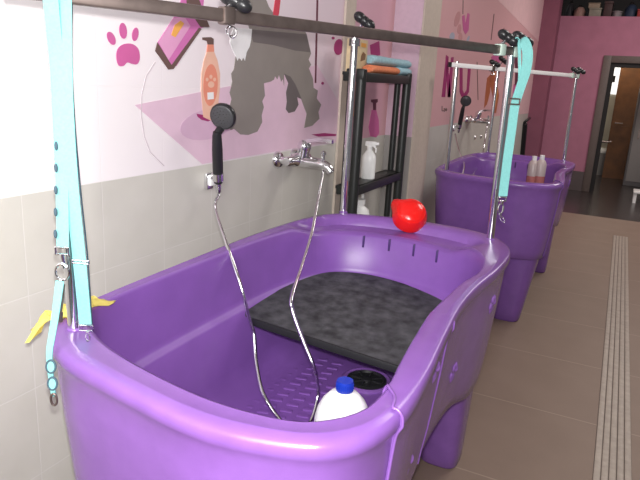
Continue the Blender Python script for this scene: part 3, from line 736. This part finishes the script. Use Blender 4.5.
bm = B(); c = at(54, 399.5, y=.918); tube(bm, [c+WD*.006*math.cos(a)+V(0, 0, 1)*.0125*math.sin(a) for a in [2*PI*i/14 for i in range(14)]], .0024, 8, 3, True); obj('end_ring', bm, 'steel', t)
for i in range(5):
    c = at(56.2-.5*i*.4, 146+22*i, y=.968); bm = B(); ell(bm, c, (.0035, .0035, .009)); obj('strap_keeper', bm, 'teal_dark', wide, label='dark keeper at the strap edge')
# leash at the right post
t = thing('grooming_leash', V(2.2, .35, 1.3), 'turquoise leash looped over the rail end at the right post, hanging to the rim', 'leash', GL)
def ar(L, x): return [at(a, b, x=x) for a, b in L]
bm = B(); ribbon(bm, ar([(516, 40), (523, 40.5), (527.5, 52), (526, 70), (521, 86), (515, 105), (511.5, 130), (507, 162), (502.8, 196)], 2.185), lambda u: .036*(1-sstep(.1, .55, u))+.031*sstep(.1, .55, u), .003, WD); obj('strap', bm, 'teal', t)
bm = B(); ribbon(bm, ar([(519, 40), (519.5, 60), (519.5, 80), (517, 98)], 2.18), .010, .003, WD); obj('strap', bm, 'teal', t)
bm = B(); ring_rect(bm, at(514.2, 101.5, x=2.175), WD, V(0, 0, 1), .036, .018, .0025); obj('slider', bm, 'steel', t)
bm = B(); ring_rect(bm, at(502, 199, x=2.18), WD, V(0, 0, 1), .028, .014, .002); obj('buckle', bm, 'chrome', t)
bm = B(); snap(bm, at(502, 200, x=2.175), V(-.12, 0, -1), 1.1); snap(bm, at(499.5, 214, x=2.175), V(.25, -.6, -1), .8); obj('snap_hook', bm, 'chrome', t)

# ------------------------------------------------------------------ shelving unit
Y0, Y1 = 1.085, 1.200; X0 = at(362, 120, y=Y0).x-.02; X1 = at(407.5, 120, y=Y0).x-.03
sh = thing('shelving_unit', ((X0+X1)/2, (Y0+Y1)/2, 0), 'black plastic shelving unit between the nearest bath and the partition', 'shelf')
for xb in (X0, X1):
    for y in (Y0, Y1-.04):
        x = xb; x += .0 if y == Y0 else .06
        bm = B(); cyl(bm, (x+.025, y+.02, 0), (x+.025, y+.02, 1.545), .024 if y == Y0 else .018, 16); box(bm, V(x+.025, y+.02, 1.525), (.048, .040, .05), bev=.006); obj('post', bm, 'shelf', sh)
for z in (.14, .55, 1.00, 1.535):
    bm = B(); box(bm, V((X0+X1)/2+.025, (Y0+Y1)/2, z-.008), (X1-X0+.04, Y1-Y0-.01, .016), bev=.003)
    for y in (Y0+.012, Y1-.012): box(bm, V((X0+X1)/2+.025, y, z-.022), (X1-X0, .022, .044), bev=.004)
    for x in (X0+.02, X1+.03): box(bm, V(x, (Y0+Y1)/2, z-.022), (.022, Y1-Y0-.02, .044), bev=.004)
    obj('shelf_board', bm, 'shelf', sh, smooth=30)
# things on it
M['towel_blue'] = mat('blue_towel', (.36, .55, .62), .95, spec=.1, noise=.12, nscale=60, bump=.6, bscale=300)
M['towel_orange'] = mat('orange_towel', (.80, .27, .14), .95, spec=.1, noise=.1, nscale=60, bump=.6, bscale=300)
def rolled(name, a, b, ry, rz, m, label, group=None):
    a = Vector(a); b = Vector(b); d = (b-a).normalized(); s = V(-d.y, d.x, 0).normalized(); bm = B(); rings = []
    for t in (0, .015, .05, .3, .5, .7, .95, .985, 1):
        k = {0: .75, .015: .92, 1: .75, .985: .92}.get(t, 1.+.04*math.sin(t*9))
        rings.append([a.lerp(b, t)+s*ry*k*math.cos(2*PI*i/24)+V(0, 0, 1)*rz*k*math.sin(2*PI*i/24) for i in range(24)])
    rings_to_mesh(bm, rings)
    o = thing(name, V((a.x+b.x)/2, (a.y+b.y)/2, a.z-rz), label, 'towel', group)
    obj('towel_roll', bm, m, o)
    e = b; bm = B(); tube(bm, [a-d*.002+s*ry*.72*(1-u*.85)*math.cos(u*14)+V(0, 0, 1)*rz*.72*(1-u*.85)*math.sin(u*14) for u in [i/30 for i in range(31)]], .0022, 6, 2); obj('roll_end', bm, m, o)
    return o
zt = 1.535
rolled('rolled_towel', at(368, 71, y=1.12).xy.to_3d()+V(0, 0, zt+.019), at(395, 71, y=1.12).xy.to_3d()+V(0, 0, zt+.019), .034, .019, 'towel_orange', 'flat orange folded towel on top of the black shelving unit')
rolled('rolled_towel', at(395.5, 71, y=1.13).xy.to_3d()+V(0, 0, zt+.021), at(406, 71, y=1.13).xy.to_3d()+V(0, 0, zt+.021), .036, .021, 'towel_blue', 'short pale blue rolled towel beside the orange one on the shelving unit', 'blue towels on the shelving')
rolled('rolled_towel', at(369, 60, y=1.145).xy.to_3d()+V(0, 0, zt+.063), at(407, 60, y=1.145).xy.to_3d()+V(0, 0, zt+.063), .036, .023, 'towel_blue', 'long pale blue rolled towel lying uppermost on the shelving unit', 'blue towels on the shelving')
M['carton'] = mat('cream_carton', (.66, .52, .32), .6, noise=.08); M['carton_p'] = flat('carton_print_brown', (.24, .12, .05))
t = thing('carton', (at(362, 60, y=1.16).x, 1.185, zt), 'cream carton with brown picture on top of the shelving unit, behind the chrome post', 'box')
pa, pb = at(358.5, 60, y=1.15), at(368, 60, y=1.15)
cx = (pa.x+pb.x)/2
bm = B(); box(bm, V(cx, 1.185, zt+.075), (pb.x-pa.x, .06, .15), bev=.003); obj('carton_body', bm, 'carton', t, smooth=30)
bm = B(); prism(bm, [V(cx-.025, 1.1545, zt+.05), V(cx+.03, 1.1545, zt+.06), V(cx+.035, 1.1545, zt+.085), V(cx+.0, 1.1545, zt+.095), V(cx-.02, 1.1545, zt+.075)], V(0, -.0012, 0)); obj('carton_picture', bm, 'carton_p', t, smooth=0)
bm = B(); box(bm, V(cx+.005, 1.1542, zt+.125), (.06, .0015, .018)); obj('carton_stripe', bm, 'orange', t, smooth=0)
# spray bottle on the middle shelf
zs = 1.00
pc = at(368, 172, y=1.15)
t = thing('spray_bottle', (pc.x, 1.15, zs), 'white trigger spray bottle on the middle shelf of the black unit', 'bottle')
o = V(pc.x, 1.15, zs)
bm = B(); lathe(bm, [(.034, 0), (.038, .004), (.038, .105), (.034, .125), (.018, .145), (.014, .150), (.014, .160)], o, seg=24, sy=.8); obj('bottle_body', bm, 'white', t)
bm = B(); box(bm, o+V(0, -.006, .182), (.022, .060, .028), bev=.006); cyl(bm, o+V(0, 0, .155), o+V(0, 0, .175), .015, 14); box(bm, o+V(0, -.040, .186), (.014, .02, .014), bev=.003); hd_ = obj('spray_head', bm, 'white', t, smooth=40)
bm = B(); tube(bm, [o+V(0, -.018, .172), o+V(0, -.034, .160), o+V(0, -.034, .140)], .004, 8); obj('trigger', bm, 'white', hd_)
pc = at(352.5, 160, y=1.19)
t = thing('lotion_bottle', (pc.x+.01, 1.19, zs), 'white bottle half hidden behind the chrome post on the middle shelf', 'bottle')
bm = B(); lathe(bm, [(.030, 0), (.033, .004), (.033, .12), (.026, .15), (.013, .16), (.013, .185), (.0005, .186)], t.location, seg=22); obj('bottle_body', bm, 'white', t)
bm = B(); lathe(bm, [(.016, .165), (.016, .19), (.0005, .192)], t.location, seg=18); obj('bottle_cap', bm, 'white', t)
pc = at(360, 212, y=1.16)
t = thing('white_canister', (pc.x, 1.17, .55), 'white canister on the low shelf, just above the bath rim', 'canister')
bm = B(); lathe(bm, [(.06, 0), (.065, .005), (.065, .24), (.055, .29), (.03, .31), (.03, .33)], t.location, seg=26); obj('canister_body', bm, 'white', t)
bm = B(); hz = t.location+V(0, 0, .32); lathe(bm, [(.034, 0), (.034, .025), (.0005, .028)], hz, seg=20); tube(bm, [hz+V(-.03, 0, .0), hz+V(-.05, 0, .04), hz+V(0, 0, .065), hz+V(.05, 0, .04), hz+V(.035, 0, 0)], .008, 8); obj('canister_lid', bm, 'white', t)
pa = at(355, 85, y=1.275)
t = thing('hanging_cloth', (pa.x, 1.280, 1.49), 'orange cloth hanging at the back of the shelving unit beside the chrome post', 'cloth')
bm = B(); ribbon(bm, [V(pa.x, 1.280, 1.49), V(pa.x, 1.282, 1.40), V(pa.x+.005, 1.280, 1.31)], .085, .008, (1, 0, 0)); obj('cloth_panel', bm, 'orange', t)

# ------------------------------------------------------------------ things around the farther bath
M['pinkliq'] = mat('pink_liquid_plastic', (.62, .22, .20), .25, trans=.25); M['frost'] = mat('frosted_plastic', (.62, .52, .50), .3, trans=.2)
def little(px, label, top, scl=1.):
    p = at(px, 166, x=4.93); z0 = .705; h = at(px, top, x=p.x).z-z0
    t = thing('shampoo_bottle', (p.x, p.y, z0), label, 'bottle', 'shampoo bottles in the farther bath')
    o = Vector(t.location); r = .040*scl
    bm = B(); lathe(bm, [(r*.9, 0), (r, .006), (r, h*.50)], o, seg=22); obj('liquid_part', bm, 'pinkliq', t, label='lower half full of red liquid')
    bm = B(); lathe(bm, [(r, h*.50), (r, h*.78), (r*.75, h*.86), (r*.4, h*.90)], o, seg=22); obj('bottle_top', bm, 'frost', t)
    bm = B(); lathe(bm, [(r*.45, h*.89), (r*.45, h), (.0005, h+.002)], o, seg=16); obj('cap', bm, 'white', t)
little(533.5, 'left shampoo bottle with red liquid standing in the farther bath', 156)
little(541, 'right shampoo bottle with white cap standing in the farther bath', 155)
t = thing('squeegee', (9.0, W, .6), 'long black squeegee hanging on the grey tiles beyond the farther bath', 'squeegee')
a, b = at(524.5, 124, y=W-.02), at(521.5, 158, y=W-.02)
bm = B(); cyl(bm, a, b, .045, 12); obj('handle', bm, 'black', t)
bm = B(); tube(bm, [a+V(0, .02, 0), a+V(.0, -.03, .06), a+V(.25, -.03, .08)], .02, 8); obj('hook', bm, 'black', t)
for px, n in ((474.5, 'left'), (480.5, 'right')):
    c = at(px, 137.5 if n == 'left' else 136.8, y=W)
    t = thing('pipe_cap', c, n+' round chrome pipe cap on the tiles below the farther mixer tap', 'cap', 'pipe caps on the tiles')
    bm = B(); lathe(bm, [(.022, 0), (.022, .004), (.014, .012), (.0005, .013)], c, V(0, -1, 0), 18); obj('cap_disc', bm, 'chrome', t)

# ------------------------------------------------------------------ floor drain
t = thing('drain_channel', (4.9, -.20, 0), 'long slotted grey drain channel running along the brown tiled floor', 'drain')
x0, x1, ya, yb = 1.2, 7.25, -.128, -.272
bm = B(); box(bm, V((x0+x1)/2, (ya+yb)/2, .0015), (x1-x0, abs(yb-ya), .003)); obj('channel_bed', bm, mat('drain_groove', (.16, .13, .11), .6), t, smooth=0)
M['drain'] = mat('grey_drain_grating', (.37, .315, .265), .5, noise=.12, nscale=30)
for i in range(5):
    w = (ya-yb)/5; y = yb+w*(i+.5)
    bm = B(); box(bm, V((x0+x1)/2, y, .005), (x1-x0, w-.004, .010), bev=.002); obj('grating_bar', bm, 'drain', t, smooth=30)

# ------------------------------------------------------------------ far doorway: what stands behind it
t = thing('window_panel', (13.19, .45, 1.5), 'bright daylit pane with small dark latch seen high through the doorway', 'window'); t['kind'] = 'structure'; t.name = 'window_1'
E2 = 13.18
def bx(px0, py0, px1, py1, x): 
    p, q = at(px0, py0, x=x), at(px1, py1, x=x); return p, q
p, q = at(610, 66, x=E2), at(617, 94.5, x=E2)
boxobj('pane', (E2, p.y-.30, q.z), (E2+.02, p.y+.12, p.z+.25), 'pane', t)
c = at(613.5, 79, x=E2); boxobj('window_latch', (E2-.03, c.y-.03, c.z-.06), (E2, c.y+.03, c.z+.06), 'dark', t)
xd = 12.4
p, q = at(620.5, 66, x=xd), at(603, 173, x=xd)
yl = (p.y+q.y)/2
t = tag(boxobj('door_2', (xd, yl-.78, 0), (xd+.05, yl, 2.05), 'brown'), kind='structure')
boxobj('door_panel', (xd-.012, yl-.62, 1.15), (xd, yl-.35, 1.75), 'taupe', t); boxobj('door_panel', (xd-.012, yl-.62, .25), (xd, yl-.16, .95), 'brown', t)
bm = B(); hc = at(606, 110, x=xd-.03); cyl(bm, V(xd, yl-.07, 1.0), V(xd-.05, yl-.07, 1.0), .012, 10); cyl(bm, V(xd-.05, yl-.07, 1.0), V(xd-.05, yl-.19, 1.0), .010, 10); obj('door_handle', bm, 'steel', t)
# dark lining of the doorway with its latch
bm = B(); box(bm, V(FX+.075, DL-.03, DZ/2), (.15, .06, DZ)); box(bm, V(FX+.075, DR+.03, DZ/2), (.15, .06, DZ)); box(bm, V(FX+.075, (DL+DR)/2, DZ-.03), (.15, DL-DR-.12, .06))
t = tag(obj('trim_2', bm, 'dark', smooth=0), kind='structure')
bm = B(); hx, hy = FX+.08, DL-.06; cyl(bm, V(hx, hy, .78), V(hx, hy-.05, .78), .016, 10); cyl(bm, V(hx, hy-.05, .78), V(hx+.02, hy-.13, .79), .012, 10); obj('door_latch', bm, 'steel', t)
t = thing('metal_locker', (11.8, -.28, 0), 'grey metal locker standing inside the doorway at right', 'locker')
p = at(627, 160, x=11.6)
boxobj('locker_body', (11.6, p.y-.75, 0), (12.1, p.y, 1.62), 'grey', t, bev=.01)
boxobj('locker_door', (11.585, p.y-.72, .08), (11.6, p.y-.03, 1.58), 'greylight', t, bev=.004)
boxobj('locker_handle', (11.565, p.y-.12, .8), (11.585, p.y-.09, .95), 'steel', t)
t = thing('waste_bin', (12.9, .35, 0), 'pale bin standing on the dark floor behind the doorway, left of the brown door', 'bin')
p = at(599, 165, x=12.6)
bm = B(); lathe(bm, [(.13, 0), (.16, .42)], V(12.8, p.y+.03, 0), seg=20); obj('bin_body', bm, 'greylight', t)
bm = B(); lathe(bm, [(.17, .42), (.17, .45), (.10, .50), (.0005, .51)], V(12.8, p.y+.03, 0), seg=20); obj('bin_lid', bm, 'white', t)
p = at(633, 203, z=0)
t = thing('step_stool', (p.x, p.y-.1, 0), 'small white step stool on the dark floor at the right edge', 'stool')
zt_ = .17
boxobj('stool_top', (p.x-.02, p.y-.35, zt_-.03), (p.x+.30, p.y+.02, zt_), 'white', t, bev=.008)
for dx in (0, .24):
    for dy in (-.31, -.03): boxobj('leg', (p.x+dx, p.y+dy, 0), (p.x+dx+.04, p.y+dy+.04, zt_-.03), 'white', t)

# loft items on top of the far wall
def col_(n, c): M[n] = mat(n, c, .6, noise=.12, nscale=10); return n
def carton_(px0, px1, top, name, label, c, shape='box', base=2.6):
    p, q = at(px0, 15.6, x=FX+.1), at(px1, 15.6, x=FX+.1); h = at(px0, top, x=FX+.1).z-2.6
    y0, y1 = q.y, p.y; m = col_('loft_'+str(len(M)), c)
    t = thing(name, (FX+.25, (y0+y1)/2, base), label, {'box': 'box', 'bag': 'bag', 'basket': 'basket'}[shape])
    w = y1-y0; h = h-(base-2.6)
    if shape == 'box':
        boxobj('box_body', (FX+.1, y0, base), (FX+.42, y1, base+h*.86), m, t, bev=.006); boxobj('box_lid', (FX+.09, y0-.006, base+h*.86), (FX+.43, y1+.006, base+h), m, t, bev=.004)
    elif shape == 'bag':
        bm = B(); rings = []
        for tt, k in ((0, .86), (.06, .97), (.35, 1), (.7, .9), (.92, .6), (1, .3)):
            rings.append([V(FX+.25+.15*k*math.copysign(abs(math.cos(a))**.7, math.cos(a)), (y0+y1)/2+w/2*k*math.copysign(abs(math.sin(a))**.7, math.sin(a))+.01*math.sin(a*3+tt*5), base+h*tt) for a in [2*PI*i/24 for i in range(24)]])
        rings_to_mesh(bm, rings); obj('bag_body', bm, m, t)
        bm = B(); tube(bm, [V(FX+.25, (y0+y1)/2-w*.12, base+h*.97), V(FX+.2, (y0+y1)/2-w*.08, base+h*1.15), V(FX+.2, (y0+y1)/2+w*.08, base+h*1.15), V(FX+.25, (y0+y1)/2+w*.12, base+h*.97)], .008, 8); obj('bag_handle', bm, 'dark', t)
    else:
        bm = B(); rings_to_mesh(bm, [[V(FX+.25+.14*k*math.cos(a), (y0+y1)/2+w/2*k*math.sin(a), base+z) for a in [2*PI*i/24 for i in range(24)]] for k, z in ((.85, 0), (1, h), (.93, h), (.8, .02))]); obj('basket_body', bm, m, t)
        bm = B(); tube(bm, [V(FX+.25+.143*math.cos(a), (y0+y1)/2+w/2*1.01*math.sin(a), base+h) for a in [2*PI*i/20 for i in range(20)]], .008, 8, 2, True); obj('basket_rim', bm, m, t)
    return t
carton_(565, 572, 2, 'storage_bag', 'dark bag at the left end of the loft above the far wall', (.02, .02, .025), 'bag')
carton_(573, 584, 6, 'storage_bag', 'pale pink and white bag on the loft, second from its left end', (.34, .20, .17), 'bag')
carton_(588.5, 600.5, 7.8, 'storage_box', 'grey green box on the loft, lower one of two stacked boxes', (.27, .25, .20), 'box')
carton_(587, 598.5, 2.8, 'storage_box', 'beige box stacked on top of the grey green one on the loft', (.33, .26, .19), 'box', at(588, 7.8, x=FX+.1).z)
carton_(611, 622, 11.2, 'storage_basket', 'small white basket on the loft edge above the door frame', (.30, .27, .28), 'basket')
carton_(624, 636, 3.5, 'storage_bag', 'dark blue bag on the loft above the doorway', (.02, .035, .07), 'bag')
carton_(637, 648, 9, 'storage_box', 'red box on the loft at the right edge of the photo', (.30, .03, .03), 'box')
t = carton_(603, 611, 1, 'storage_box', 'dark brown box on the loft between the stacked boxes and the white basket', (.06, .03, .03), 'box')

# ------------------------------------------------------------------ camera
cam = bpy.data.cameras.new('camera'); cam.sensor_width = 36; cam.lens = F*36/640; cam.clip_start = .02
co = bpy.data.objects.new('camera', cam); C.objects.link(co)
co.matrix_world = Matrix.Translation(EYE) @ Matrix((RX, -RY, -RZ)).transposed().to_4x4()
bpy.context.scene.camera = co

# ------------------------------------------------------------------ light: camera flash, an added fill at near left, a ceiling lamp
def light(name, kind, loc, energy, col=(1, 1, 1), size=.1, target=None, **kw):
    d = bpy.data.lights.new(name, kind); d.energy = energy; d.color = col
    if kind == 'AREA': d.size = size
    else: d.shadow_soft_size = size
    for k, v in kw.items(): setattr(d, k, v)
    o = bpy.data.objects.new(name, d); C.objects.link(o); o.location = loc
    if target is not None: o.rotation_euler = (Vector(target)-Vector(loc)).to_track_quat('-Z', 'Y').to_euler()
    return o
light('camera_flash', 'SPOT', EYE+V(0, 0, .055)+RX*.0, 115, (1, .985, .97), .018, EYE+RZ*3+V(0, 0, .05), spot_size=math.radians(95), spot_blend=.8)
light('near_left_fill', 'AREA', (-1.0, .2, 2.1), 80, (1, .985, .97), 1.3, (.9, 1.2, .9))  # unseen fill added to brighten the near left wall and tub end
light('ceiling_lamp', 'AREA', (4.2, -.9, 3.5), 48, (1, .95, .90), 1.2, (4.2, -.9, 0))
light('ceiling_lamp', 'AREA', (8.2, -.9, 3.5), 70, (1, .93, .88), 1.2, (8.2, -.9, 0))
light('passage_lamp', 'POINT', (11.9, .1, 2.3), 14, (1, .92, .78), .1)
w = bpy.data.worlds.new('world'); w.use_nodes = True; bpy.context.scene.world = w
w.node_tree.nodes['Background'].inputs[0].default_value = (.80, .78, .82, 1); w.node_tree.nodes['Background'].inputs[1].default_value = .20
vs = bpy.context.scene.view_settings
vs.view_transform = 'Standard'; vs.look = 'None'; vs.gamma = 1; vs.use_curve_mapping = False; vs.exposure = 0.0
